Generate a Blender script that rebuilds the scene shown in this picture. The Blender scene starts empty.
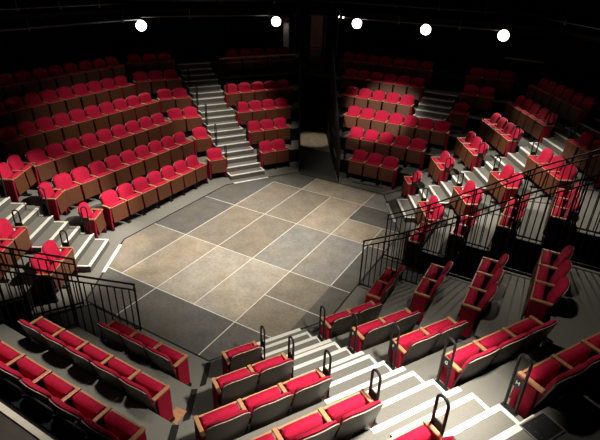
import bpy, bmesh, math, random
from mathutils import Vector, Matrix

random.seed(7)
SC = bpy.context.scene
COL = SC.collection

# ------------------------------------------------------------------ materials
def new_mat(name, col, rough=0.6, metal=0.0, noise=0.0, nscale=20.0, bump=0.0, bscale=60.0, spec=0.5, sheen=0.0):
    m = bpy.data.materials.new(name)
    m.use_nodes = True
    nt = m.node_tree
    b = nt.nodes['Principled BSDF']
    b.inputs['Base Color'].default_value = (*col, 1)
    b.inputs['Roughness'].default_value = rough
    b.inputs['Metallic'].default_value = metal
    b.inputs['Specular IOR Level'].default_value = spec
    if sheen:
        b.inputs['Sheen Weight'].default_value = sheen
        b.inputs['Sheen Roughness'].default_value = 0.5
        b.inputs['Sheen Tint'].default_value = (1, 0.3, 0.35, 1)
    tc = nt.nodes.new('ShaderNodeTexCoord')
    if noise > 0:
        n = nt.nodes.new('ShaderNodeTexNoise')
        n.inputs['Scale'].default_value = nscale
        n.inputs['Detail'].default_value = 5
        nt.links.new(tc.outputs['Object'], n.inputs['Vector'])
        mr = nt.nodes.new('ShaderNodeMapRange')
        mr.inputs['From Min'].default_value = 0.3
        mr.inputs['From Max'].default_value = 0.7
        mr.inputs['To Min'].default_value = 1 - noise
        mr.inputs['To Max'].default_value = 1 + noise
        nt.links.new(n.outputs['Fac'], mr.inputs['Value'])
        mx = nt.nodes.new('ShaderNodeVectorMath')
        mx.operation = 'SCALE'
        mx.inputs[0].default_value = col
        nt.links.new(mr.outputs['Result'], mx.inputs['Scale'])
        nt.links.new(mx.outputs['Vector'], b.inputs['Base Color'])
    if bump > 0:
        n2 = nt.nodes.new('ShaderNodeTexNoise')
        n2.inputs['Scale'].default_value = bscale
        n2.inputs['Detail'].default_value = 3
        nt.links.new(tc.outputs['Object'], n2.inputs['Vector'])
        bp = nt.nodes.new('ShaderNodeBump')
        bp.inputs['Strength'].default_value = bump
        bp.inputs['Distance'].default_value = 0.01
        nt.links.new(n2.outputs['Fac'], bp.inputs['Height'])
        nt.links.new(bp.outputs['Normal'], b.inputs['Normal'])
    return m

def wood_mat(name, c1, c2, scale, rough):
    m = bpy.data.materials.new(name)
    m.use_nodes = True
    nt = m.node_tree
    b = nt.nodes['Principled BSDF']
    b.inputs['Roughness'].default_value = rough
    tc = nt.nodes.new('ShaderNodeTexCoord')
    mp = nt.nodes.new('ShaderNodeMapping')
    mp.inputs['Scale'].default_value = scale
    n = nt.nodes.new('ShaderNodeTexNoise')
    n.inputs['Scale'].default_value = 6
    n.inputs['Detail'].default_value = 4
    r = nt.nodes.new('ShaderNodeValToRGB')
    r.color_ramp.elements[0].position = 0.35
    r.color_ramp.elements[0].color = (*c1, 1)
    r.color_ramp.elements[1].position = 0.65
    r.color_ramp.elements[1].color = (*c2, 1)
    nt.links.new(tc.outputs['Object'], mp.inputs['Vector'])
    nt.links.new(mp.outputs['Vector'], n.inputs['Vector'])
    nt.links.new(n.outputs['Fac'], r.inputs['Fac'])
    nt.links.new(r.outputs['Color'], b.inputs['Base Color'])
    return m

M = {}
M['red'] = new_mat('red_plush', (0.47, 0.008, 0.044), 0.85, noise=0.12, nscale=14, bump=0.15, bscale=180, spec=0.2, sheen=0.08)
M['redshade'] = new_mat('shaded_red_panel', (0.30, 0.008, 0.028), 0.8, noise=0.12, nscale=14, bump=0.1, bscale=180, spec=0.2)  # darker copy of the plush: shade on row ends put into the colour
M['panel'] = wood_mat('brown_panel_wood', (0.088, 0.027, 0.010), (0.125, 0.041, 0.016), (6, 6, 1), 0.5)
M['arm'] = wood_mat('pale_armrest_wood', (0.47, 0.225, 0.10), (0.58, 0.30, 0.15), (2, 8, 8), 0.4)
M['shell'] = wood_mat('dark_shell_ply', (0.030, 0.021, 0.016), (0.044, 0.031, 0.023), (5, 5, 1), 0.45)
M['edge'] = new_mat('ply_edge', (0.58, 0.38, 0.30), 0.5, noise=0.15)
M['black'] = new_mat('black_steel', (0.010, 0.010, 0.011), 0.55, noise=0.2, nscale=40, spec=0.3)
M['blackpaint'] = new_mat('black_paint', (0.010, 0.010, 0.011), 0.85, noise=0.3, nscale=6, spec=0.2)
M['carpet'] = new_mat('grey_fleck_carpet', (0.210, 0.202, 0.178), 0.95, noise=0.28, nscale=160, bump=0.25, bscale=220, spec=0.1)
M['carpetshade'] = new_mat('shaded_fleck_carpet', (0.12, 0.113, 0.10), 0.95, noise=0.28, nscale=160, bump=0.25, bscale=220, spec=0.1)  # same carpet darkened: shade on step sides and risers painted in
M['carpetdark'] = new_mat('dark_fleck_carpet', (0.10, 0.097, 0.088), 0.95, noise=0.3, nscale=160, bump=0.2, bscale=220, spec=0.1)
M['nosing'] = new_mat('white_nosing', (0.88, 0.86, 0.79), 0.5, noise=0.06, nscale=30)
M['line'] = new_mat('white_tile_line', (0.78, 0.76, 0.69), 0.6, noise=0.1, nscale=12)
M['seam'] = new_mat('black_rubber', (0.008, 0.008, 0.008), 0.7, noise=0.2)
M['wall'] = new_mat('black_drape', (0.008, 0.008, 0.009), 0.95, noise=0.4, nscale=3, spec=0.1)
M['steel'] = new_mat('grey_steel_pipe', (0.14, 0.14, 0.14), 0.35, metal=0.7, noise=0.2)
M['railwood'] = wood_mat('rail_wood', (0.30, 0.17, 0.08), (0.42, 0.25, 0.13), (1, 8, 8), 0.4)
M['cream'] = new_mat('cream_ledge', (0.72, 0.66, 0.54), 0.45, noise=0.08, nscale=8)
M['darkwood'] = wood_mat('dark_counter_wood', (0.030, 0.018, 0.013), (0.045, 0.028, 0.020), (1, 6, 6), 0.45)
M['grey'] = new_mat('grey_metal', (0.30, 0.29, 0.27), 0.4, metal=0.3, noise=0.1)
M['letter'] = new_mat('plate_letter', (0.65, 0.63, 0.58), 0.5, noise=0.05)
M['paleplaster'] = new_mat('pale_plaster', (0.33, 0.31, 0.27), 0.8, noise=0.15, nscale=5)

def emit_mat(name, col, s):
    m = bpy.data.materials.new(name)
    m.use_nodes = True
    b = m.node_tree.nodes['Principled BSDF']
    b.inputs['Base Color'].default_value = (*col, 1)
    b.inputs['Emission Color'].default_value = (*col, 1)
    b.inputs['Emission Strength'].default_value = s
    return m
M['lens'] = emit_mat('lit_lens', (1.0, 0.95, 0.86), 12.0)

def stage_mat():
    m = bpy.data.materials.new('marbled_stage_tile')
    m.use_nodes = True
    nt = m.node_tree
    b = nt.nodes['Principled BSDF']
    b.inputs['Roughness'].default_value = 0.55
    b.inputs['Specular IOR Level'].default_value = 0.35
    at = nt.nodes.new('ShaderNodeAttribute')
    at.attribute_name = 'tile'
    tc = nt.nodes.new('ShaderNodeTexCoord')
    def noise(sc, det, lo, hi, frm=0.32, to=0.68):
        n = nt.nodes.new('ShaderNodeTexNoise')
        n.inputs['Scale'].default_value = sc
        n.inputs['Detail'].default_value = det
        n.inputs['Roughness'].default_value = 0.6
        nt.links.new(tc.outputs['Object'], n.inputs['Vector'])
        r = nt.nodes.new('ShaderNodeMapRange')
        r.inputs['From Min'].default_value = frm
        r.inputs['From Max'].default_value = to
        r.inputs['To Min'].default_value = lo
        r.inputs['To Max'].default_value = hi
        nt.links.new(n.outputs['Fac'], r.inputs['Value'])
        return r.outputs['Result']
    a1 = noise(2.2, 6, 0.82, 1.16)
    a2 = noise(14, 6, 0.84, 1.16)
    mu = nt.nodes.new('ShaderNodeMath')
    mu.operation = 'MULTIPLY'
    nt.links.new(a1, mu.inputs[0])
    nt.links.new(a2, mu.inputs[1])
    # warm and cool drift of the marbling
    w = noise(0.9, 4, 0.0, 1.0)
    mix = nt.nodes.new('ShaderNodeMix')
    mix.data_type = 'RGBA'
    mix.inputs[6].default_value = (0.97, 1.0, 1.07, 1)
    mix.inputs[7].default_value = (1.06, 1.0, 0.90, 1)
    nt.links.new(w, mix.inputs[0])
    v1 = nt.nodes.new('ShaderNodeVectorMath')
    v1.operation = 'MULTIPLY'
    nt.links.new(at.outputs['Color'], v1.inputs[0])
    nt.links.new(mix.outputs[2], v1.inputs[1])
    v2 = nt.nodes.new('ShaderNodeVectorMath')
    v2.operation = 'SCALE'
    nt.links.new(v1.outputs['Vector'], v2.inputs[0])
    nt.links.new(mu.outputs['Value'], v2.inputs['Scale'])
    nt.links.new(v2.outputs['Vector'], b.inputs['Base Color'])
    return m
M['stage'] = stage_mat()

# ------------------------------------------------------------------ mesh helpers
def add_box(bm, c, s, rz=0.0, rot=None, mi=0):
    mat = Matrix.Translation(Vector(c)) @ (rot if rot is not None else Matrix.Rotation(rz, 4, 'Z')) @ Matrix.Diagonal((s[0], s[1], s[2], 1))
    r = bmesh.ops.create_cube(bm, size=1.0, matrix=mat)
    for v in r['verts']:
        for f in v.link_faces:
            f.material_index = mi
    return r['verts']

def add_beam(bm, a, b, w, h, mi=0):
    a, b = Vector(a), Vector(b)
    d = b - a
    L = d.length
    x = d.normalized()
    up = Vector((0, 0, 1)) if abs(x.z) < 0.95 else Vector((1, 0, 0))
    y = up.cross(x).normalized()
    z = x.cross(y)
    rot = Matrix((x, y, z)).transposed().to_4x4()
    return add_box(bm, (a + b) / 2, (L, w, h), rot=rot, mi=mi)

def add_tube(bm, pts, r, seg=8, cap=True):
    pts = [Vector(p) for p in pts]
    rings = []
    prev = None
    for i, p in enumerate(pts):
        if i == 0:
            t = pts[1] - pts[0]
        elif i == len(pts) - 1:
            t = pts[-1] - pts[-2]
        else:
            t = (pts[i + 1] - p).normalized() + (p - pts[i - 1]).normalized()
        t.normalize()
        if prev is None:
            up = Vector((0, 0, 1)) if abs(t.z) < 0.9 else Vector((1, 0, 0))
            n = up.cross(t).normalized()
        else:
            n = (prev - t * prev.dot(t)).normalized()
        prev = n
        bn = t.cross(n)
        rings.append([bm.verts.new(p + (n * math.cos(2 * math.pi * k / seg) + bn * math.sin(2 * math.pi * k / seg)) * r) for k in range(seg)])
    for a, b in zip(rings, rings[1:]):
        for k in range(seg):
            f = bm.faces.new((a[k], a[(k + 1) % seg], b[(k + 1) % seg], b[k]))
            f.smooth = True
    if cap:
        bm.faces.new(rings[0][::-1])
        bm.faces.new(rings[-1])

def add_prism(bm, poly, z0, z1, top_mi=0, side_mi=0):
    lo = [bm.verts.new((x, y, z0)) for x, y in poly]
    hi = [bm.verts.new((x, y, z1)) for x, y in poly]
    n = len(poly)
    area = sum(poly[i][0] * poly[(i + 1) % n][1] - poly[(i + 1) % n][0] * poly[i][1] for i in range(n))
    ft = bm.faces.new(hi if area > 0 else hi[::-1])
    ft.material_index = top_mi
    fb = bm.faces.new(lo[::-1] if area > 0 else lo)
    fb.material_index = side_mi
    for i in range(n):
        j = (i + 1) % n
        q = (lo[i], lo[j], hi[j], hi[i])
        f = bm.faces.new(q if area > 0 else q[::-1])
        f.material_index = side_mi

def mesh_from(bm, name, mats, bevel=0.0):
    if bevel:
        bmesh.ops.bevel(bm, geom=bm.edges[:], offset=bevel, segments=2, affect='EDGES', profile=0.6)
    bmesh.ops.recalc_face_normals(bm, faces=bm.faces[:])
    me = bpy.data.meshes.new(name)
    bm.to_mesh(me)
    bm.free()
    for m in (mats if isinstance(mats, (list, tuple)) else [mats]):
        me.materials.append(m)
    return me

def smooth(me, ang=40):
    me.polygons.foreach_set('use_smooth', [True] * len(me.polygons))
    try:
        me.set_sharp_from_angle(angle=math.radians(ang))
    except Exception:
        pass
    return me

def link(name, me, parent=None, loc=(0, 0, 0), rot=(0, 0, 0), scale=(1, 1, 1)):
    o = bpy.data.objects.new(name, me)
    COL.objects.link(o)
    o.location = loc
    o.rotation_euler = rot
    o.scale = scale
    if parent is not None:
        o.parent = parent
    return o

def tag(o, label, cat, group=None):
    o['label'] = label
    o['category'] = cat
    if group:
        o['group'] = group
    return o

def thing(name, label, cat, loc=(0, 0, 0), rz=0.0, group=None):
    o = bpy.data.objects.new(name, None)
    COL.objects.link(o)
    o.empty_display_size = 0.2
    o.location = loc
    o.rotation_euler = (0, 0, rz)
    return tag(o, label, cat, group)

def struct(name, me, label=None, cat=None):
    o = link(name, me)
    o['kind'] = 'structure'
    if label:
        o['label'] = label
    if cat:
        o['category'] = cat
    return o

# ------------------------------------------------------------------ plan of the theatre
RISE, DEEP, N0 = 0.5, 0.953, 0.03
c, s_ = 0.857, 0.515
LCH = 2.69
SECT = {  # outward normal, tangent, origin
    'L': ((-1, 0), (0, 1), (-3.11, 0)),
    'R': ((1, 0), (0, 1), (3.11, 0)),
    'B': ((0, 1), (1, 0), (0, 4.53)),
    'F': ((0, -1), (1, 0), (0, -4.53)),
    'BL': ((-c, s_), (s_, c), (-3.11, 2.22)),
    'BR': ((c, s_), (-s_, c), (3.11, 2.22)),
    'FL': ((-c, -s_), (s_, -c), (-3.11, -2.22)),
    'FR': ((c, -s_), (-s_, -c), (3.11, -2.22)),
}
def W(sec, s, n, z=0.0):
    N, T, P = SECT[sec]
    return Vector((P[0] + T[0] * s + N[0] * n, P[1] + T[1] * s + N[1] * n, z))
def face_rz(sec):
    N = SECT[sec][0]
    return math.atan2(-N[0], N[1])
TL, TS = 0.277, 0.566          # how the mitre opens at a long side and at a short side
VW = 0.603                      # skew of the end tunnels
def nk(k):
    return N0 + DEEP * k if k > 0 else 0.0

# pieces of seating: section, left bound (s0, slope), right bound (s1, slope)
PIECES = [
    ('L', (-2.22, -TL), (2.22, TL), 'left'),
    ('R', (-2.22, -TL), (-0.72, 0.0), 'right'),
    ('R', (0.76, 0.0), (2.22, TL), 'right'),
    ('B', (0.0, -VW), (1.73, TS), 'back'),
    ('F', (0.0, -VW), (1.73, TS), 'front'),
    ('BL', (0.0, -TL), (LCH, TS), 'back'),
    ('BR', (0.0, -TL), (LCH, TS), 'back'),
    ('FL', (0.0, -TL), (LCH, TS), 'front'),
    ('FR', (0.0, -TL), (LCH, TS), 'front'),
]
NT = 6
for (sec, a, b, side) in PIECES:
    for k in range(0, NT + 1):
        n0 = nk(k)
        n1 = nk(k + 1) if k < NT else 7.4
        pts = []
        for (s, n) in ((a[0] + a[1] * n0, n0), (b[0] + b[1] * n0, n0), (b[0] + b[1] * n1, n1), (a[0] + a[1] * n1, n1)):
            w = W(sec, s, n)
            pts.append((w.x, w.y))
        bm = bmesh.new()
        z = RISE * k
        add_prism(bm, pts, -0.05, z if k else 0.0, 0, 1)
        struct('floor_tier', mesh_from(bm, 'floor_tier', [M['carpet'], M['blackpaint']]))
# sliver of floor between corner wedge and tunnel at each end
for sec in ('B', 'F'):
    for k in range(0, 5):
        n0, n1 = nk(k), nk(k + 1)
        pts = []
        for (s, n) in ((-1.73 - TS * n0, n0), (-1.53 - VW * n0, n0), (-1.53 - VW * n1, n1), (-1.73 - TS * n1, n1)):
            w = W(sec, s, n)
            pts.append((w.x, w.y))
        bm = bmesh.new()
        add_prism(bm, pts, -0.05, RISE * k, 0, 1)
        struct('floor_tier', mesh_from(bm, 'floor_tier', [M['carpet'], M['blackpaint']]))

# ground under everything (tunnel floors)
bm = bmesh.new()
add_prism(bm, [(-13, -14), (13, -14), (13, 15), (-13, 15)], -0.12, -0.02)
struct('floor', mesh_from(bm, 'floor', M['carpetdark']))

M['tunnellit'] = new_mat('lit_tunnel_floor', (0.40, 0.32, 0.21), 0.8, noise=0.2, nscale=5)  # tan paints the pool of light onto the tunnel floor
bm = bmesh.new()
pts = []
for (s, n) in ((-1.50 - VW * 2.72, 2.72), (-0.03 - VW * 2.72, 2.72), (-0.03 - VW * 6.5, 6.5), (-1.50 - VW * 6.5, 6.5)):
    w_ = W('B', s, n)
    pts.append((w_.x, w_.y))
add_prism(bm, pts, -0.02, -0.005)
struct('floor_lit_patch', mesh_from(bm, 'floor_lit_patch', M['tunnellit']))
# ------------------------------------------------------------------ stage floor
OCT = [(-3.11, -2.22), (-3.11, 2.22), (-1.73, 4.53), (1.73, 4.53), (3.11, 2.22), (3.11, -2.22), (1.73, -4.53), (-1.73, -4.53)]
def tX(b):
    return (b - 3.7) * 1.12
def tY(a):
    return -(a - 1.5) * 2.24
XS = [0.923, 2, 3, 4, 5, 6, 6.49]
YS = [-0.522, 0, 0.5, 1, 2, 2.5, 3, 3.522]
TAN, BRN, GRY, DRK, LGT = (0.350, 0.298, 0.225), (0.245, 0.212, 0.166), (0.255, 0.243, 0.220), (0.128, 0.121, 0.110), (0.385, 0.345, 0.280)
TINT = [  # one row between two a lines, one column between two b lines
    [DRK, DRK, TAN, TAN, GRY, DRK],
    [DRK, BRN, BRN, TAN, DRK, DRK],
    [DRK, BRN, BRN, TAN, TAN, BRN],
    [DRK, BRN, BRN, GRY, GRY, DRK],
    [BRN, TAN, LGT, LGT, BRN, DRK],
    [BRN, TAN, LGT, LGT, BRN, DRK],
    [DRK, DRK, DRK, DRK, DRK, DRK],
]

def clip_poly(poly, clip):
    out = poly
    n = len(clip)
    for i in range(n):
        a, b = clip[i], clip[(i + 1) % n]
        res = []
        def side(p):
            return (b[0] - a[0]) * (p[1] - a[1]) - (b[1] - a[1]) * (p[0] - a[0])
        for j in range(len(out)):
            p, q = out[j], out[(j + 1) % len(out)]
            sp, sq = side(p), side(q)
            if sp <= 1e-9:
                res.append(p)
            if (sp < -1e-9 and sq > 1e-9) or (sp > 1e-9 and sq < -1e-9):
                t = sp / (sp - sq)
                res.append((p[0] + (q[0] - p[0]) * t, p[1] + (q[1] - p[1]) * t))
        out = res
        if len(out) < 3:
            return []
    return out
INNER = [(x * 0.992, y * 0.994) for x, y in OCT]
bm = bmesh.new()
lay = bm.loops.layers.float_color.new('tile')
rnd = random.Random(3)
for r in range(7):
    for q in range(6):
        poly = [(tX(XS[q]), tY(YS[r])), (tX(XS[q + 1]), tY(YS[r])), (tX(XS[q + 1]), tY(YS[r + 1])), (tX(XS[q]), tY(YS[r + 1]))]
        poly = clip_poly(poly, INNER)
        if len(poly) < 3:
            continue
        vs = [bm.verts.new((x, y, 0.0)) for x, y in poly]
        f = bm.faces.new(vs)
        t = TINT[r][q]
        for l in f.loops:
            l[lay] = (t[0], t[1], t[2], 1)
LW = 0.0105
def seg_line(x0, y0, x1, y1):
    dx, dy = x1 - x0, y1 - y0
    L = math.hypot(dx, dy)
    nx, ny = -dy / L * LW, dx / L * LW
    poly = clip_poly([(x0 + nx, y0 + ny), (x1 + nx, y1 + ny), (x1 - nx, y1 - ny), (x0 - nx, y0 - ny)], INNER)
    if len(poly) < 3:
        poly = clip_poly([(x0 - nx, y0 - ny), (x1 - nx, y1 - ny), (x1 + nx, y1 + ny), (x0 + nx, y0 + ny)], INNER)
    if len(poly) < 3:
        return
    f = bm.faces.new([bm.verts.new((x, y, 0.0022)) for x, y in poly])
    f.material_index = 1
for (a, b0, b1) in ((0, 2, 6.0), (1, 0.9, 6.5), (2, 0.9, 6.5), (3, 0.9, 6.0), (0.5, 5, 6.5), (2.5, 5, 6.5)):
    seg_line(tX(b0), tY(a), tX(b1), tY(a))
for (b, a0, a1) in ((2, 0, 3), (3, -0.6, 3.6), (4, 0, 3), (5, -0.6, 3.6), (6, 0.5, 2)):
    seg_line(tX(b), tY(a0), tX(b), tY(a1))
for f in bm.faces:
    f.normal_update()
    if f.normal.z < 0:
        f.normal_flip()
me = bpy.data.meshes.new('stage_floor')
bm.to_mesh(me)
bm.free()
me.materials.append(M['stage'])
me.materials.append(M['line'])
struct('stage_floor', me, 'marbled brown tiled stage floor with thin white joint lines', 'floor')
# dark gap around the stage
bm = bmesh.new()
for i in range(8):
    a, b = Vector((*OCT[i], 0)), Vector((*OCT[(i + 1) % 8], 0))
    add_beam(bm, a * 0.998 + Vector((0, 0, 0.003)), b * 0.998 + Vector((0, 0, 0.003)), 0.035, 0.006)
struct('trim_1', mesh_from(bm, 'trim', M['seam']))

# rubber seams between platforms along the mitres
def seam(sec, s0, slope, kmax, idx):
    bm = bmesh.new()
    for k in range(kmax):
        n0, n1 = nk(k), nk(k + 1)
        if k == 0:
            n0 = 0.03
        a, b = W(sec, s0 + slope * n0, n0, RISE * k + 0.004), W(sec, s0 + slope * n1, n1, RISE * k + 0.004)
        add_beam(bm, a, b, (0.10 if sec in 'F' else 0.05), 0.006)
    struct('trim_%d' % idx, mesh_from(bm, 'trim', M['seam']))
seam('F', 1.73, TS, 5, 2)
seam('B', 1.73, TS, 3, 3)
seam('BR', 0.0, -TL, 5, 4)
seam('FR', 0.0, -TL, 5, 5)

# ------------------------------------------------------------------ seats
PITCH = 0.572
def pad_mesh(name, hw, z0, ztop, y_of, thick, mat, nu=12, nv=9, drop=0.085, pw=4.0, botround=0.0, bulge=True):
    bm = bmesh.new()
    fr, bk = [], []
    for j in range(nv + 1):
        v = j / nv
        rf, rb = [], []
        for i in range(nu + 1):
            u = -1 + 2 * i / nu
            uu = math.sin(u * math.pi / 2) * 0.35 + u * 0.65
            zt = ztop - drop * abs(uu) ** pw
            zb = z0 + botround * abs(uu) ** 3
            vv = v ** 0.9
            z = zb + vv * (zt - zb)
            x = uu * hw
            y = y_of(z, uu)
            e = (1 - abs(uu) ** 8) * (1 - abs(2 * v - 1) ** 8) if bulge else 1.0
            edge = i in (0, nu) or j in (0, nv)
            rf.append(bm.verts.new((x, y - (thick * (0.35 + 0.65 * e)), z)))
            rb.append(bm.verts.new((x, y, z)))
        fr.append(rf)
        bk.append(rb)
    for j in range(nv):
        for i in range(nu):
            bm.faces.new((fr[j][i], fr[j][i + 1], fr[j + 1][i + 1], fr[j + 1][i]))
            bm.faces.new((bk[j][i], bk[j + 1][i], bk[j + 1][i + 1], bk[j][i + 1]))
    for i in range(nu):
        bm.faces.new((fr[0][i], bk[0][i], bk[0][i + 1], fr[0][i + 1]))
        bm.faces.new((fr[nv][i], fr[nv][i + 1], bk[nv][i + 1], bk[nv][i]))
    for j in range(nv):
        bm.faces.new((fr[j][0], fr[j + 1][0], bk[j + 1][0], bk[j][0]))
        bm.faces.new((fr[j][nu], bk[j][nu], bk[j + 1][nu], fr[j + 1][nu]))
    return smooth(mesh_from(bm, name, mat), 60)

def y_back(z, u):
    return 0.055 + (z - 0.28) * 0.27 - 0.035 * u * u
SEAT = {}
SEAT['backrest'] = pad_mesh('backrest', 0.254, 0.36, 0.998, lambda z, u: y_back(z, u) - 0.004, 0.075, M['red'])
SEAT['back_shell'] = pad_mesh('back_shell', 0.272, 0.23, 0.975, lambda z, u: y_back(z, u) + 0.022, 0.022, M['shell'], botround=0.10, bulge=False)
bm = bmesh.new()
pts = []
for i in range(0, 25):
    u = -1 + 2 * i / 24
    uu = math.sin(u * math.pi / 2) * 0.35 + u * 0.65
    z = 0.975 - 0.085 * abs(uu) ** 4.0
    pts.append((uu * 0.272, y_back(z, uu) + 0.016, z))
add_tube(bm, pts, 0.0065, 6)
SEAT['edge_trim'] = mesh_from(bm, 'edge_trim', M['edge'])
bm = bmesh.new()
rot = Matrix.Rotation(math.radians(-7), 4, 'X')
add_box(bm, (0, -0.118, 0.520), (0.50, 0.150, 0.44), rot=rot)
SEAT['seat_pad'] = smooth(mesh_from(bm, 'seat_pad', M['red'], bevel=0.068), 60)
bm = bmesh.new()
add_box(bm, (0, -0.205, 0.470), (0.505, 0.022, 0.45), rot=rot)
SEAT['seat_panel'] = mesh_from(bm, 'seat_panel', M['panel'], bevel=0.006)
bm = bmesh.new()
add_box(bm, (0, -0.187, 0.692), (0.495, 0.024, 0.010), rot=rot)
SEAT['panel_edge'] = mesh_from(bm, 'panel_edge', M['arm'])
bm = bmesh.new()
add_box(bm, (0, -0.04, 0.702), (0.056, 0.32, 0.034))
SEAT['armrest'] = mesh_from(bm, 'armrest', M['arm'], bevel=0.008)
bm = bmesh.new()
add_box(bm, (0, -0.02, 0.365), (0.026, 0.20, 0.66))
add_box(bm, (0, -0.03, 0.02), (0.09, 0.36, 0.04))
add_box(bm, (0, 0.06, 0.55), (0.03, 0.14, 0.10))
SEAT['standard'] = mesh_from(bm, 'standard', M['black'])
bm = bmesh.new()
add_box(bm, (0, -0.065, 0.380), (0.05, 0.25, 0.60))
SEAT['end_panel'] = mesh_from(bm, 'end_panel', M['redshade'], bevel=0.012)
bm = bmesh.new()
add_box(bm, (0, -0.03, 0.034), (0.07, 0.34, 0.068))
SEAT['foot'] = mesh_from(bm, 'foot', M['black'])

# camera numbers, used only to leave out seats that the frame does not show
CAM_C = Vector((6.38, -9.57, 6.58))
CAM_R = ((0.865332, 0.500139, 0.032594), (0.257859, -0.388493, -0.884636), (-0.429778, 0.773909, -0.465141))
CAM_F = 475.95
def px(p):
    d = Vector(p) - CAM_C
    x, y, z = (sum(r[i] * d[i] for i in range(3)) for r in CAM_R)
    if z < 0.3:
        return None
    return (300 + CAM_F * x / z, 220 + CAM_F * y / z)

ORD = ['first', 'second', 'third', 'fourth', 'fifth', 'sixth', 'seventh', 'eighth', 'ninth', 'tenth', 'eleventh', 'twelfth']
ROWN = ['front', 'second', 'third', 'fourth', 'fifth', 'sixth']
NSEAT = [0]
bm = bmesh.new()
add_box(bm, (0, -0.065, 0.380), (0.05, 0.25, 0.60))
SEAT['dark_panel'] = mesh_from(bm, 'end_panel', M['blackpaint'], bevel=0.012)
def make_seat(sec, s, k, first, last, label, group, dark=(False, False)):
    loc = W(sec, s, nk(k) + (0.77 if k == 0 else 0.74) + {'R': 0.07, 'F': 0.07, 'FR': 0.04}.get(sec, 0.0) * (1 if k else 0.6), RISE * k)
    t = thing('theatre_seat', label, 'seat', loc, face_rz(sec), group)
    NSEAT[0] += 1
    for nm in ('seat_pad', 'backrest'):
        link(nm, SEAT[nm], t)
    p = link('seat_panel', SEAT['seat_panel'], t)
    link('panel_edge', SEAT['panel_edge'], p)
    sh = link('back_shell', SEAT['back_shell'], t)
    link('edge_trim', SEAT['edge_trim'], sh)
    h = PITCH / 2
    link('armrest', SEAT['armrest'], t, (-h, 0, 0))
    if first:
        e = link('end_panel', SEAT['dark_panel' if dark[0] else 'end_panel'], t, (-h, 0, 0))
        link('foot', SEAT['foot'], e)
    else:
        link('standard', SEAT['standard'], t, (-h, 0, 0))
    if last:
        link('armrest', SEAT['armrest'], t, (h, 0, 0))
        e = link('end_panel', SEAT['dark_panel' if dark[1] else 'end_panel'], t, (h, 0, 0))
        link('foot', SEAT['foot'], e)
    return t

# rows: section, block phrase, phrase of the counting end, +1 when counted along the tangent, {tier: (first s, count, pitch)}
def cen(c0, c1, n):
    return [c0 + (c1 - c0) * i / max(1, n - 1) for i in range(n)]
BLOCKS = [
    ('L', "long bank left of the stage", 1, {0: cen(-1.76, 1.66, 7), 1: cen(-2.41, 2.15, 9), 2: cen(-2.41, 2.16, 9), 3: cen(-2.51, 2.57, 10), 4: cen(-2.73, 2.40, 10), 5: cen(-2.9, 2.9, 11)}),
    ('BL', "wedge left of far-left stairs", 1, {0: [-0.04], 1: [-0.21], 2: [-0.79, -0.22], 3: [-0.86, -0.29], 4: [-1.47, -0.90, -0.33], 5: [-1.45, -0.87, -0.28]}),
    ('BL', "block right of far-left stairs", 1, {0: [1.93, 2.46], 1: cen(1.88, 3.0, 3), 2: cen(1.83, 3.53, 4), 3: cen(1.77, 4.09, 5), 5: cen(2.6, 5.1, 5)}),
    ('B', "block right of far tunnel", 1, {0: cen(0.39, 1.53, 3), 1: cen(-0.21, 2.13, 5), 2: cen(-0.79, 2.63, 7), 3: cen(-1.38, 0.95, 5), 4: cen(-1.89, 0.97, 6), 5: cen(-2.48, 0.96, 7)}),
    ('B', "dim block beside short upper stairs", 1, {3: [2.98], 4: [3.02, 3.60], 5: [2.94, 3.50, 4.03]}),
    ('BR', "wedge above the right-side stairs", -1, {0: [2.30], 1: cen(2.28, 2.85, 2), 2: cen(2.28, 3.43, 3), 3: cen(2.27, 4.0, 4), 4: cen(2.26, 4.5, 5), 5: cen(2.25, 5.1, 6)}),
    ('BR', "wedge below the right-side stairs", -1, {0: cen(0.40, -0.17, 2), 1: cen(0.38, -0.19, 2), 2: cen(0.37, -0.2, 2), 3: cen(0.37, -0.8, 3), 4: cen(0.36, -0.84, 3)}),
    ('R', "block beyond the right tunnel railings", -1, {0: cen(1.63, 1.05, 2), 1: cen(1.63, 1.05, 2), 2: cen(2.2, 1.05, 3), 3: cen(2.2, 1.05, 3)}),
    ('R', "block before the right tunnel railings", -1, {0: cen(-1.0, -1.58, 2), 1: cen(-1.1, -1.69, 2), 2: cen(-1.12, -2.28, 3), 3: cen(-1.12, -2.28, 3)}),
    ('FR', "wedge right of bottom stairs", -1, {0: cen(0.32, -0.26, 2), 1: cen(0.32, -0.26, 2), 2: cen(0.32, -0.26, 2), 3: cen(0.32, -0.84, 3), 4: cen(0.2, -1.5, 4)}),
    ('FR', "wedge left of bottom stairs", -1, {0: [2.32], 1: cen(2.24, 2.82, 2), 2: cen(2.20, 3.36, 3), 3: cen(2.18, 3.91, 4), 4: cen(2.16, 4.44, 5)}),
    ('F', "block at lower-left corner", 1, {0: cen(0.37, 1.53, 3), 1: cen(-0.19, 2.12, 5), 2: cen(-0.76, 2.70, 7)}),
    ('FL', "wedge above left-edge stairs", -1, {0: [-0.06], 1: [-0.20], 2: [-0.79, -0.22], 3: [-0.86, -0.29]}),
    ('FL', "wedge below left-edge stairs", -1, {0: [1.93, 2.46], 1: cen(1.88, 3.0, 3), 2: cen(1.83, 3.53, 4), 3: cen(1.77, 4.09, 5)}),
]
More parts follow.
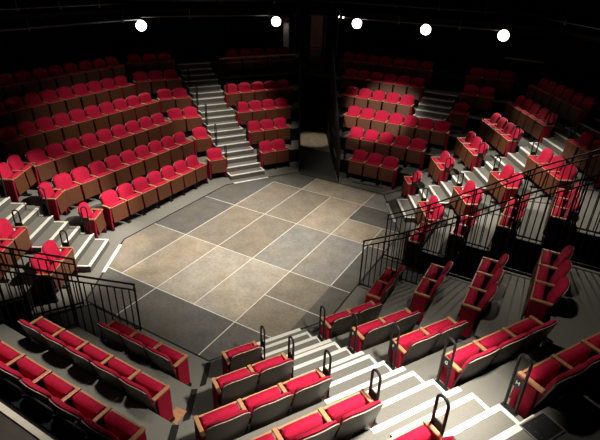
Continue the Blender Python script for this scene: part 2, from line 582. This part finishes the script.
for (sec, block, dirn, rows) in BLOCKS:
    for k, cs in rows.items():
        xs = sorted(cs)
        # local +x of a seat runs along (Ny, -Nx)
        N, T, P = SECT[sec]
        along = (N[1] * T[0] - N[0] * T[1]) > 0
        order = xs if along else xs[::-1]
        vis = []
        # the end of a row that stops at a tunnel has a black panel
        if sec == 'R':
            tun = min(xs, key=abs)
        elif sec in 'BF' and xs[0] < 1:
            tun = xs[0]
        elif sec in ('BL', 'FL') and xs[0] > 1:
            tun = xs[-1]
        else:
            tun = None
        dk = (order[0] == tun and len(order) > 1, order[-1] == tun)
        for i, s in enumerate(order):
            show = False
            for dz in (0.1, 0.5, 0.98):
                for dn in (-0.2, 0.25):
                    for dx in (-0.28, 0.28):
                        q = px(W(sec, s + dx, nk(k) + 0.72 + dn, RISE * k + dz))
                        if q and 0 < q[0] < 600 and 0 < q[1] < 440:
                            show = True
            if show:
                vis.append((i, s))
        def screen_x(e):
            q = px(W(sec, e[1], nk(k) + 0.72, RISE * k + 0.9))
            return q[0]
        ranked = sorted(vis, key=screen_x)
        for j, e in enumerate(ranked):
            i, s = e
            if len(ranked) == 1:
                lab = 'only red tip-up seat in the %s row, %s' % (ROWN[k], block)
            else:
                lab = 'red tip-up seat, %s from left, %s row, %s' % (ORD[j], ROWN[k], block)
            make_seat(sec, s, k, i == 0, i == len(order) - 1, lab, 'tip-up seats in the %s row, %s' % (ROWN[k], block), dk)

# ------------------------------------------------------------------ aisle stairs
def stairs(sec, a, b, label, kmin=0, kmax=5, floor_strip=True, ext=0.0):
    base = W(sec, (a + b) / 2, 0.6, RISE * kmin)
    t = thing('aisle_stairs', label, 'stairs', base, face_rz(sec))
    inv = (Matrix.Translation(base) @ Matrix.Rotation(face_rz(sec), 4, 'Z')).inverted()
    def part(name, fn, mat, parent):
        bm = bmesh.new()
        fn(bm)
        bmesh.ops.transform(bm, matrix=inv, verts=bm.verts[:])
        return link(name, mesh_from(bm, name, mat), parent)
    def quad(n0, n1, s0=a, s1=b):
        return [(W(sec, s0, n0).x, W(sec, s0, n0).y), (W(sec, s1, n0).x, W(sec, s1, n0).y), (W(sec, s1, n1).x, W(sec, s1, n1).y), (W(sec, s0, n1).x, W(sec, s0, n1).y)]
    NW = 0.07
    if floor_strip:
        part('nosing', lambda bm: add_prism(bm, quad(-0.045, 0.035), 0.0, 0.010), M['nosing'], t)
    for k in range(kmin, kmax):
        n0 = N0 + DEEP * k
        z = RISE * k
        st = part('step', lambda bm: add_prism(bm, quad(n0 + 0.25, n0 + 0.60), z, z + 0.165, 0, 1), [M['carpet'], M['carpetshade']], t)
        def nose1(bm):
            add_prism(bm, quad(n0 + 0.245, n0 + 0.245 + NW), z + 0.15, z + 0.170)
            add_prism(bm, quad(n0 + 0.245 + NW, n0 + 0.60, a - 0.005, a + 0.045), z + 0.15, z + 0.170)
            add_prism(bm, quad(n0 + 0.245 + NW, n0 + 0.60, b - 0.045, b + 0.005), z + 0.15, z + 0.170)
        part('nosing', nose1, M['nosing'], st)
        st = part('step', lambda bm: add_prism(bm, quad(n0 + 0.60, n0 + 0.952, a - ext, b), z, z + 0.330, 0, 1), [M['carpet'], M['carpetshade']], t)
        def nose2(bm):
            add_prism(bm, quad(n0 + 0.595, n0 + 0.595 + NW), z + 0.315, z + 0.336)
            add_prism(bm, quad(n0 + 0.595 + NW, n0 + 0.945, a - 0.005, a + 0.045), z + 0.315, z + 0.336)
            add_prism(bm, quad(n0 + 0.595 + NW, n0 + 0.945, b - 0.045, b + 0.005), z + 0.315, z + 0.336)
        part('nosing', nose2, M['nosing'], st)
        part('riser', lambda bm: add_prism(bm, quad(n0 + 0.944, n0 + 0.951, a - 0.05, b + 0.05), z + 0.33, z + RISE - 0.02), M['carpetshade'], t)
        part('nosing', lambda bm: add_prism(bm, quad(n0 + DEEP - 0.005, n0 + DEEP + NW, a - 0.06, b + 0.06), z + RISE - 0.02, z + RISE + 0.006), M['nosing'], t)
    return t
stairs('FR', 0.71, 1.95, 'brightly lit grey stairs with white nosings at bottom centre, nearest flight', ext=0.08)
stairs('FL', 0.29, 1.59, 'grey stairs with white nosings at the left edge of the picture')
stairs('BL', 0.29, 1.59, 'far-left grey stairs climbing from stage to back between red seats', kmax=6)
stairs('BR', 0.71, 2.00, 'grey stairs with white nosings climbing on the right side', kmax=6)
stairs('B', 1.30, 2.50, 'short dim upper stairs at the far back, right of centre', kmin=3, kmax=5, floor_strip=False)

# ------------------------------------------------------------------ hoop handrails at row ends
bm = bmesh.new()
hw, hh = 0.07, 0.78
pts = [(-hw, 0, 0), (-hw, 0, hh - hw)]
for i in range(1, 10):
    a = math.pi - math.pi * i / 10
    pts.append((hw * math.cos(a), 0, hh - hw + hw * math.sin(a)))
pts += [(hw, 0, hh - hw), (hw, 0, 0)]
add_tube(bm, pts, 0.017, 8)
HOOP = smooth(mesh_from(bm, 'hoop', M['black']), 50)
bm = bmesh.new()
add_box(bm, (0, 0, 0.40), (0.115, 0.012, 0.13))
PLATE = mesh_from(bm, 'plate', M['black'])
bm = bmesh.new()
add_box(bm, (0, 0, 0.006), (0.20, 0.06, 0.012))
FOOT = mesh_from(bm, 'base_plate', M['black'])
def letter_mesh(ch):
    cu = bpy.data.curves.new('letter_' + ch, 'FONT')
    cu.body = ch
    cu.size = 0.07
    cu.align_x = 'CENTER'
    cu.align_y = 'CENTER'
    cu.extrude = 0.002
    o = bpy.data.objects.new('tmp', cu)
    COL.objects.link(o)
    dg = bpy.context.evaluated_depsgraph_get()
    dg.update()
    me = bpy.data.meshes.new_from_object(o.evaluated_get(dg))
    me.name = 'row_letter'
    bpy.data.objects.remove(o)
    me.materials.clear()
    me.materials.append(M['letter'])
    return me
LETT = {ch: letter_mesh(ch) for ch in 'DEFGH'}
def hoop(sec, s, k, label, group, letter=None):
    N, T, P = SECT[sec]
    loc = W(sec, s, N0 + DEEP * k + (0.70 if k == 4 else 0.73), RISE * k + 0.331)
    t = thing('hoop_handrail', label, 'handrail', loc, math.atan2(N[1], N[0]), group)
    link('hoop', HOOP, t)
    pl = link('letter_plate', PLATE, t)
    link('base_plate', FOOT, t)
    if letter:
        # facing the aisle: the side of the plate towards the stairs
        side = Vector((T[0], T[1], 0)) * (1 if s < 1.3 else -1)
        ang = math.atan2(N[1], N[0])
        loc_y = -math.sin(ang) * side.x + math.cos(ang) * side.y
        rz = 0 if loc_y < 0 else math.pi
        link('row_letter', LETT[letter], pl, (0, 0.008 * (1 if loc_y > 0 else -1), 0.40), (math.pi / 2, 0, rz))
    return t
sidew = {'FR': 'bottom stairs', 'FL': 'left-edge stairs', 'BL': 'far-left stairs', 'BR': 'right-side stairs'}
for sec, near, far in (('FR', 0.70, 1.92), ('FL', 1.555, 0.325), ('BL', 0.325, 1.555), ('BR', 0.745, 1.965)):
    for k in range(0, 5):
        for which, s in ((0, near), (1, far)):
            ss = s
            if sec == 'FR':
                ss = (0.70, 0.70, 0.69, 0.68, 0.66)[k] if which == 0 else (1.92, 1.88, 1.85, 1.83, 1.82)[k]
            q = px(W(sec, ss, N0 + DEEP * k + 0.73, RISE * k + 0.8))
            if not q or not (-3 < q[0] < 603 and -3 < q[1] < 436):
                continue
            oth = W(sec, near if which else far, 1, 0)
            qq = px(W(sec, far if not which else near, N0 + DEEP * k + 0.73, RISE * k + 0.8))
            sd = 'left' if q[0] < qq[0] else 'right'
            lab = 'black hoop handrail on %s of %s at the %s row' % (sd, sidew[sec], ROWN[k])
            hoop(sec, ss, k, lab, 'hoop handrails along the ' + sidew[sec], 'DEFGH'[k] if (sec == 'FR' and which == 0) else None)

# ------------------------------------------------------------------ railings
bm = bmesh.new()
add_box(bm, (0, 0, 0.5), (0.018, 0.018, 1.0))
BAL = mesh_from(bm, 'baluster', M['black'])
def railing(label, pts, base_of, gap=0.115, name='tunnel_railing', mid=0.13, rail_mat='black', group=None, posts=True, rw=0.028):
    """pts: polyline of the top rail; base_of(distance) gives the foot height there"""
    P = [Vector(p) for p in pts]
    t = thing(name, label, 'railing', (P[0].x, P[0].y, base_of(0.0)), 0, group)
    o = Vector((P[0].x, P[0].y, base_of(0.0)))
    Q = [p - o for p in P]
    bm = bmesh.new()
    for a, b in zip(Q, Q[1:]):
        add_beam(bm, a, b, rw, rw)
    link('top_rail', mesh_from(bm, 'top_rail', M[rail_mat]), t)
    bm = bmesh.new()
    dz = Vector((0, 0, mid))
    for a, b in zip(Q, Q[1:]):
        add_beam(bm, a - dz, b - dz, 0.024, 0.024)
    link('mid_rail', mesh_from(bm, 'mid_rail', M[rail_mat]), t)
    # walk along
    L = 0.0
    runs = []
    for a, b in zip(P, P[1:]):
        l = Vector((b.x - a.x, b.y - a.y, 0)).length
        runs.append((L, L + l, a, b))
        L += l
    def at(d):
        for (l0, l1, a, b) in runs:
            if d <= l1 + 1e-6:
                return a.lerp(b, (d - l0) / (l1 - l0))
        return runs[-1][3]
    # bottom rails run level with each tier
    marks = [0.0]
    d = 0.0
    while d < L - 0.01:
        d2 = min(L, d + 0.01)
        if abs(base_of(d2) - base_of(d)) > 0.05:
            marks.append(d2)
        d = d2
    marks.append(L)
    for m0, m1 in zip(marks, marks[1:]):
        if m1 - m0 < 0.05:
            continue
        zb = base_of((m0 + m1) / 2) + 0.07
        a, b = at(m0), at(m1)
        bm = bmesh.new()
        add_beam(bm, Vector((a.x, a.y, zb)) - o, Vector((b.x, b.y, zb)) - o, 0.03, 0.03)
        link('bottom_rail', mesh_from(bm, 'bottom_rail', M['black']), t)
        if posts:
            for mm in (m0 + 0.02, m1 - 0.02):
                w = at(mm)
                zf = base_of((m0 + m1) / 2)
                link('post', BAL, t, Vector((w.x, w.y, zf)) - o, (0, 0, 0), (1.5, 1.5, w.z - zf))
        n = max(1, int((m1 - m0) / gap))
        for i in range(1, n):
            w = at(m0 + (m1 - m0) * i / n)
            link('baluster', BAL, t, Vector((w.x, w.y, zb)) - o, (0, 0, 0), (1, 1, w.z - mid - zb))
    return t
def tier_z(n):
    k = 0
    while nk(k + 1) <= n + 1e-6:
        k += 1
    return RISE * k
# side tunnel on the right
ztop = [(3.13, 1.22), (4.0, 1.70), (5.4, 2.64), (6.15, 3.18), (7.1, 3.76), (7.9, 4.2)]
railing('black barred railing on the near edge of the right tunnel', [(x, -0.75, z) for x, z in ztop], lambda d: tier_z(d + 0.02))
railing('black barred railing on the far edge of the right tunnel', [(x, 0.79, z) for x, z in ztop], lambda d: tier_z(d + 0.02))
# end tunnels
def end_rail(sec, s0, label, u0, u1, off):
    pts = []
    for u in (u0, 1.15, 2.26, u1):
        n = 0.857 * u + 0.0
        w = W(sec, s0 + off - VW * n, n, 1.10 + 0.52 * u)
        pts.append(w)
    railing(label, pts, lambda d: tier_z((u0 + d) * 0.857))
end_rail('F', -1.53, 'black barred railing beside the left-edge wedge of seats', 0.12, 5.4, -0.03)
end_rail('F', 0.0, 'black barred railing beside the front rows at lower left', 0.03, 5.4, 0.03)
end_rail('B', -1.53, 'dark railing on the left side of the far tunnel', 0.12, 5.4, -0.03)
end_rail('B', 0.0, 'dark railing on the right side of the far tunnel', 0.03, 5.4, 0.03)
# bridge over the far tunnel and its railing
bm = bmesh.new()
n4 = 4.82
pts = []
for (s, n) in ((-1.53 - VW * n4, n4), (-VW * n4, n4), (-VW * 7.4, 7.4), (-1.53 - VW * 7.4, 7.4)):
    w = W('B', s, n)
    pts.append((w.x, w.y))
add_prism(bm, pts, 2.30, 2.50, 0, 1)
struct('floor_bridge', mesh_from(bm, 'floor_bridge', [M['carpet'], M['blackpaint']]))
railing('dark railing of the bridge over the far tunnel entrance', [W('B', -1.50 - VW * n4, n4 + 0.05, 3.66), W('B', -0.03 - VW * n4, n4 + 0.05, 3.66)], lambda d: 2.5, name='bridge_railing')
# wooden rail in front of the top row left of the tunnel
railing('dim wooden-topped railing before the top row left of the far tunnel', [W('BL', 1.75, 4.86, 3.30), W('BL', 5.25, 4.86, 3.30)], lambda d: 2.5, name='wooden_railing', mid=0.19, rail_mat='railwood', rw=0.06)

# ------------------------------------------------------------------ counter behind third row at lower left
t = thing('low_barrier', 'dark low barrier with pale lit ledge behind the lower-left rows', 'barrier', (1.0, -7.80, 1.5))
bm = bmesh.new(); add_box(bm, (0.6, -0.42, 0.13), (5.2, 0.78, 0.26)); link('body', mesh_from(bm, 'body', M['darkwood']), t)
bm = bmesh.new(); add_box(bm, (0.6, 0.0, 0.272), (5.2, 0.075, 0.026)); link('ledge', mesh_from(bm, 'ledge', M['cream']), t)
t = thing('low_rail', 'two thin black pipes running just behind the lower-left third row', 'railing', (1.0, -7.56, 1.5))
bm = bmesh.new(); add_box(bm, (0.6, -0.02, 0.06), (5.2, 0.30, 0.12)); link('plinth', mesh_from(bm, 'plinth', M['blackpaint']), t)
for z, yy in ((0.14, 0.06), (0.38, 0.0)):
    bm = bmesh.new(); add_tube(bm, [(-2.0, yy, z), (3.2, yy, z)], 0.016); link('pipe', mesh_from(bm, 'pipe', M['black']), t)
for x in (-1.8, -0.2, 1.4, 3.0):
    bm = bmesh.new(); add_tube(bm, [(x, 0.03, 0), (x, 0.03, 0.40)], 0.018); link('post', mesh_from(bm, 'post', M['black']), t)

# ------------------------------------------------------------------ small things on the floor
def trap(loc, rz, w, d, label):
    t = thing('floor_trap', label, 'floor hatch', loc, rz, 'black floor hatches')
    bm = bmesh.new(); add_box(bm, (0, 0, 0.006), (w, d, 0.012)); link('lid', mesh_from(bm, 'lid', M['seam']), t)
    bm = bmesh.new()
    for (x0, y0, x1, y1) in ((-w/2, -d/2, w/2, -d/2), (-w/2, d/2, w/2, d/2), (-w/2, -d/2, -w/2, d/2), (w/2, -d/2, w/2, d/2)):
        add_beam(bm, (x0, y0, 0.008), (x1, y1, 0.008), 0.014, 0.016)
    link('frame', mesh_from(bm, 'frame', M['grey']), t)
    for i in range(3):
        for j in range(3):
            bm = bmesh.new()
            bmesh.ops.create_cone(bm, cap_ends=True, segments=8, radius1=0.011, radius2=0.009, depth=0.006, matrix=Matrix.Translation(((i - 1) * w * 0.3, (j - 1) * d * 0.3, 0.015)))
            link('bolt', mesh_from(bm, 'bolt', M['steel']), t)
def add_trap(sec, s, n, k, w, d, label):
    trap(W(sec, s, n, RISE * k), face_rz(sec), w, d, label)
add_trap('FR', 0.72, nk(5) + 0.155, 5, 0.36, 0.26, 'black bolted floor hatch beside the bottom stairs, in front of top row')
add_trap('FR', -0.45, nk(5) + 0.155, 5, 0.36, 0.26, 'black bolted floor hatch at the right edge of the picture')
add_trap('BR', 0.45, nk(1) + 0.2, 1, 0.7, 0.34, 'black floor hatch behind front seats of the right-side stairs')
bm = bmesh.new(); add_box(bm, (0, 0, 0.008), (0.20, 0.27, 0.016))
tag(link('wooden_board', mesh_from(bm, 'wooden_board', M['arm'], bevel=0.004), None, (2.40, -6.06, 0.5), (0, 0, 0.12)), 'small pale wooden board on the floor at a row end, lower left', 'board')
bm = bmesh.new(); add_beam(bm, (0.39, 4.90, 0.008), (1.52, 5.02, 0.008), 0.05, 0.012)
tag(link('cable_slot', mesh_from(bm, 'cable_slot', M['seam'])), 'thin black slot in the floor before the far front row', 'slot')
t = thing('cable_bracket', 'small grey cable bracket on stage edge at top of bottom stairs', 'bracket', (3.02, -2.66, 0.0), math.radians(59))
bm = bmesh.new(); add_box(bm, (0, 0, 0.02), (0.28, 0.07, 0.04)); link('cover', mesh_from(bm, 'cover', M['grey'], bevel=0.008), t)
bm = bmesh.new(); add_box(bm, (0, 0, 0.046), (0.10, 0.05, 0.012)); link('clip', mesh_from(bm, 'clip', M['steel']), t)

# ------------------------------------------------------------------ room shell
WN = 7.4
cor = []
def wall(nm, pa, pb, z0=-0.1, z1=9.0):
    bm = bmesh.new()
    a, b = Vector((pa[0], pa[1], 0)), Vector((pb[0], pb[1], 0))
    d = (b - a).normalized()
    mid = (a + b) / 2
    add_box(bm, (mid.x, mid.y, (z0 + z1) / 2), ((b - a).length + 0.2, 0.2, z1 - z0), rz=math.atan2(d.y, d.x))
    struct(nm, mesh_from(bm, nm, M['wall']))
WP = []
for sec, s0, sl in (('L', -2.22, -TL), ('L', 2.22, TL), ('B', -1.73, -TS), ('B', 1.73, TS), ('R', 2.22, TL), ('R', -2.22, -TL), ('F', 1.73, TS), ('F', -1.73, -TS)):
    w = W(sec, s0 + sl * WN, WN)
    WP.append((w.x, w.y))
for i, nm in enumerate(('wall_left', 'wall_back_left', 'wall_back', 'wall_back_right', 'wall_right', 'wall_front_right', 'wall_front', 'wall_front_left')):
    wall(nm, WP[i], WP[(i + 1) % 8])
bm = bmesh.new()
add_prism(bm, WP, 9.0, 9.2)
struct('ceiling', mesh_from(bm, 'ceiling', M['wall']))
# gallery round the far sides
for sec, s0, sl0, s1, sl1 in (('L', -2.22, -TL, 2.22, TL), ('BL', 0, -TL, LCH, TS), ('B', -1.73, -TS, 1.73, TS), ('BR', 0, -TL, LCH, TS), ('R', -2.22, -TL, 2.22, TL)):
    bm = bmesh.new()
    g0 = 5.9
    pts = [(W(sec, s, n).x, W(sec, s, n).y) for s, n in ((s0 + sl0 * g0, g0), (s1 + sl1 * g0, g0), (s1 + sl1 * WN, WN), (s0 + sl0 * WN, WN))]
    add_prism(bm, pts, 4.95, 5.08)
    struct('ceiling_gallery', mesh_from(bm, 'ceiling_gallery', M['blackpaint']))
# lighting pipes
def pipe(sec, n, z, s0, s1, label, clamps):
    o = W(sec, s0, n, z)
    t = thing('lighting_pipe', label, 'pipe', o, 0, 'lighting pipes round the gallery')
    bm = bmesh.new()
    add_tube(bm, [W(sec, s0, n, z) - o, W(sec, s1, n, z) - o], 0.024)
    link('tube', mesh_from(bm, 'tube', M['steel']), t)
    for sc_ in clamps:
        bm = bmesh.new()
        w = W(sec, sc_, n, z) - o
        add_box(bm, w + Vector((0, 0, -0.03)), (0.06, 0.06, 0.11), rz=face_rz(sec))
        add_tube(bm, [w + Vector((0, 0, 0.02)), w + Vector((0, 0, 0.30))], 0.012)
        link('clamp', mesh_from(bm, 'clamp', M['steel']), t)
pipe('L', 5.3, 5.30, -3.7, 3.7, 'thin upper pipe across the dark top left', (-0.5, 0.9, 2.4))
pipe('L', 4.8, 4.81, -3.7, 3.7, 'lower dim pipe above the left bank', (-0.6, 2.9))
pipe('BL', 5.3, 5.40, -1.4, 5.6, 'upper pipe above the far-left stairs', (0.2, 2.1, 4.4))
pipe('BL', 4.75, 4.90, -1.3, 5.2, 'lower dim pipe above the far-left stairs', (0.6, 3.9))
pipe('B', 5.3, 5.46, -4.7, 4.7, 'upper pipe along the far back', (-3.3, -0.5, 1.2, 2.9))
pipe('B', 4.75, 4.94, -4.8, 4.8, 'lower pipe carrying lamps along the far back', (-2.6, -0.1, 2.2))
pipe('BR', 5.3, 5.40, -1.4, 5.6, 'upper pipe at the dark top right', (1.5, 4.0))
# dark posts and pale reveal behind the bridge
def post(x, y, z0, z1, w, d, mat, nm, label, cat, rz=0.0):
    bm = bmesh.new()
    add_box(bm, (0, 0, (z1 - z0) / 2), (w, d, z1 - z0))
    return tag(link(nm, mesh_from(bm, nm, M[mat]), None, (x, y, z0), (0, 0, rz)), label, cat)
RZV = math.atan2(0.857, -0.517)
post(-5.65, 10.17, 2.5, 4.68, 0.25, 0.12, 'paleplaster', 'wall_pier', 'pale narrow wall pier beside the second lamp', 'pier', 0.3)
post(-4.84, 9.58, 2.5, 4.86, 0.04, 0.04, 'steel', 'portal_post', 'thin steel post left of the bridge doorway', 'post')
post(-3.70, 10.25, 2.5, 4.90, 0.05, 0.05, 'steel', 'portal_post', 'thin steel post right of the bridge doorway', 'post')
post(-3.24, 10.52, 2.5, 4.92, 0.04, 0.04, 'steel', 'portal_post', 'slim steel post farthest right behind the bridge', 'post')
post(-4.4, 10.75, 2.5, 4.85, 0.55, 0.06, 'grey', 'door_1', 'dim grey door panel behind the bridge', 'door', 0.2)['kind'] = 'structure'
t = thing('wall_handrail', 'dim wooden handrail by the dark corner below the rightmost lamp', 'handrail', W('B', 3.90, 5.9, 3.0))
o = W('B', 3.90, 5.9, 3.0)
bm = bmesh.new(); add_beam(bm, W('B', 3.80, 5.85, 3.92) - o, W('B', 5.15, 5.85, 3.90) - o, 0.05, 0.05); link('rail', mesh_from(bm, 'rail', M['railwood']), t)
for s in (3.85, 5.1):
    bm = bmesh.new(); add_tube(bm, [W('B', s, 5.85, 3.0) - o, W('B', s, 5.85, 3.9) - o], 0.018); link('post', mesh_from(bm, 'post', M['black']), t)

bm = bmesh.new()
bmesh.ops.create_uvsphere(bm, u_segments=10, v_segments=6, radius=0.035)
IND = smooth(mesh_from(bm, 'indicator_lamp', M['lens']))
for x, lab in ((-2.62, 'left tiny bright pilot lamp beside the third floodlight'), (-2.44, 'right tiny bright pilot lamp, closer to the third floodlight')):
    tag(link('pilot_lamp', IND, None, W('B', x, 4.75, 4.94)), lab, 'lamp')
# ------------------------------------------------------------------ floodlights
bm = bmesh.new()
bmesh.ops.create_cone(bm, cap_ends=True, segments=24, radius1=0.14, radius2=0.20, depth=0.30, matrix=Matrix.Translation((0, 0, -0.16)))
HOUS = smooth(mesh_from(bm, 'housing', M['blackpaint']))
bm = bmesh.new()
bmesh.ops.create_uvsphere(bm, u_segments=24, v_segments=12, radius=0.188, matrix=Matrix.Diagonal((1, 1, 0.22, 1)))
LENS = smooth(mesh_from(bm, 'lens', M['lens']))
bm = bmesh.new()
add_tube(bm, [(-0.21, 0, -0.1), (-0.21, 0.28, -0.12), (0.21, 0.28, -0.12), (0.21, 0, -0.1)], 0.014)
YOKE = mesh_from(bm, 'yoke', M['black'])
def flood(loc, aim, label):
    loc, aim = Vector(loc), Vector(aim)
    t = thing('floodlight', label, 'lamp', loc, 0, 'round floodlights under the gallery')
    t.rotation_euler = (aim - loc).to_track_quat('Z', 'Y').to_euler()
    link('housing', HOUS, t)
    link('lens', LENS, t, (0, 0, -0.005))
    link('yoke', YOKE, t)
LAMPS = [
    ((-7.97, 3.77, 4.58), 'round white floodlight above the left bank, first of five'),
    ((-4.95, 8.20, 4.67), 'round white floodlight above the far-left stairs, second of five'),
    ((-1.80, 9.22, 4.76), 'round white floodlight just right of far tunnel, third of five'),
    ((0.99, 9.22, 4.76), 'round white floodlight fourth of the five along the back'),
    ((3.74, 9.22, 4.79), 'round white floodlight at far right, last of five'),
]
for loc, lab in LAMPS:
    flood(loc, (2.5, -4.0, 2.6), lab)

def spot(name, loc, aim, energy, cone, blend=0.4, col=(1.0, 0.90, 0.76), size=0.15):
    ld = bpy.data.lights.new(name, 'SPOT')
    ld.energy = energy
    ld.spot_size = math.radians(cone)
    ld.spot_blend = blend
    ld.color = col
    ld.shadow_soft_size = size
    o = bpy.data.objects.new(name, ld)
    COL.objects.link(o)
    o.location = loc
    o.rotation_euler = (Vector(aim) - Vector(loc)).to_track_quat('-Z', 'Y').to_euler()
    return o
WARM = (1.0, 0.93, 0.82)
# the five lamps seen along the back, each lighting the rows in front of it
AIMS = [W('L', 1.5, 1.9, 0.9), W('BL', 1.1, 2.2, 1.2), W('B', 0.2, 2.5, 1.2), W('B', 1.1, 2.5, 1.2), W('BR', 1.0, 2.2, 1.0)]
for i, (loc, lab) in enumerate(LAMPS):
    l = Vector(loc)
    d = (AIMS[i] - l).normalized()
    spot('flood_beam', l + d * 0.32, AIMS[i], (160, 200, 70, 90, 560)[i], (62, 58, 52, 52, 66)[i], 0.7, WARM)
# their twins and one added beam on the near side, above and behind the camera's frame
spot('flood_beam', W('FR', 1.35, 4.30, 5.2), W('FR', 1.65, 3.15, 1.6), 1500, 76, 0.9, WARM)
spot('flood_beam', W('FR', 2.2, 0.8, 6.4), W('FR', 2.8, 1.7, 0.8), 150, 52, 0.9, WARM)  # added beam, brightens the seats left of the bottom stairs
spot('flood_beam', W('FR', 0.0, 2.2, 6.5), W('FR', -0.6, 3.2, 1.6), 190, 70, 0.8, WARM)
spot('flood_beam', W('F', 0.5, 1.25, 6.6), W('F', 0.5, 2.8, 1.9), 950, 50, 0.8, WARM, 0.3)
spot('flood_beam', W('R', 2.6, 3.2, 6.0), W('R', 1.3, 3.4, 1.5), 480, 72, 0.7, WARM, 0.06)
# high beams over the stage, aimed at the banks
spot('flood_beam', (1.8, 0.8, 8.0), W('FL', 0.7, 1.6, 0.6), 6200, 30, 0.6, WARM)
spot('flood_beam', (1.2, 1.0, 8.4), W('BR', 0.9, 2.5, 1.1), 4200, 36, 0.6, WARM)
spot('flood_beam', (-2.5, 0.3, 8.4), W('L', 1.1, 2.0, 1.2), 1300, 62, 0.9, WARM)
spot('flood_beam', (-0.4, 1.2, 8.4), W('BL', 1.3, 2.2, 1.3), 1900, 34, 0.7, WARM)
spot('flood_beam', (0.2, -3.0, 8.0), W('B', 0.1, 2.95, 1.85), 6500, 15, 0.6, WARM)
spot('flood_beam', (0.4, -1.0, 8.2), W('B', 0.8, 1.6, 1.0), 700, 34, 0.9, WARM)
spot('stage_beam', (0.2, -0.2, 8.6), (-0.8, -0.1, 0), 5400, 64, 1.0, WARM, 0.25)
spot('tunnel_light', W('B', -0.76 - VW * 3.7, 3.7, 2.15), W('B', -0.76 - VW * 3.75, 3.75, 0), 55, 52, 0.3, WARM)
spot('pier_fill', (-5.52, 9.80, 4.80), (-5.65, 10.15, 3.9), 8, 44, 0.8, WARM, 0.05)  # added spot without a fixture, brightens the pier

w = bpy.data.worlds.new('dark_house')
SC.world = w
w.use_nodes = True
w.node_tree.nodes['Background'].inputs['Color'].default_value = (0.5, 0.5, 0.55, 1)
w.node_tree.nodes['Background'].inputs['Strength'].default_value = 0.0

# ------------------------------------------------------------------ camera
cd = bpy.data.cameras.new('camera')
cam = bpy.data.objects.new('camera', cd)
COL.objects.link(cam)
cd.sensor_fit = 'HORIZONTAL'
cd.sensor_width = 36
cd.lens = CAM_F / 600 * 36
cd.clip_start = 0.05
cd.clip_end = 100
R = CAM_R
m = Matrix(((R[0][0], -R[1][0], -R[2][0], CAM_C[0]), (R[0][1], -R[1][1], -R[2][1], CAM_C[1]), (R[0][2], -R[1][2], -R[2][2], CAM_C[2]), (0, 0, 0, 1)))
cam.matrix_world = m
SC.camera = cam

SC.view_settings.view_transform = 'Standard'
SC.view_settings.look = 'None'
SC.view_settings.gamma = 1.0
SC.view_settings.use_curve_mapping = False
SC.view_settings.exposure = 0.0
print('SEATS', NSEAT[0])
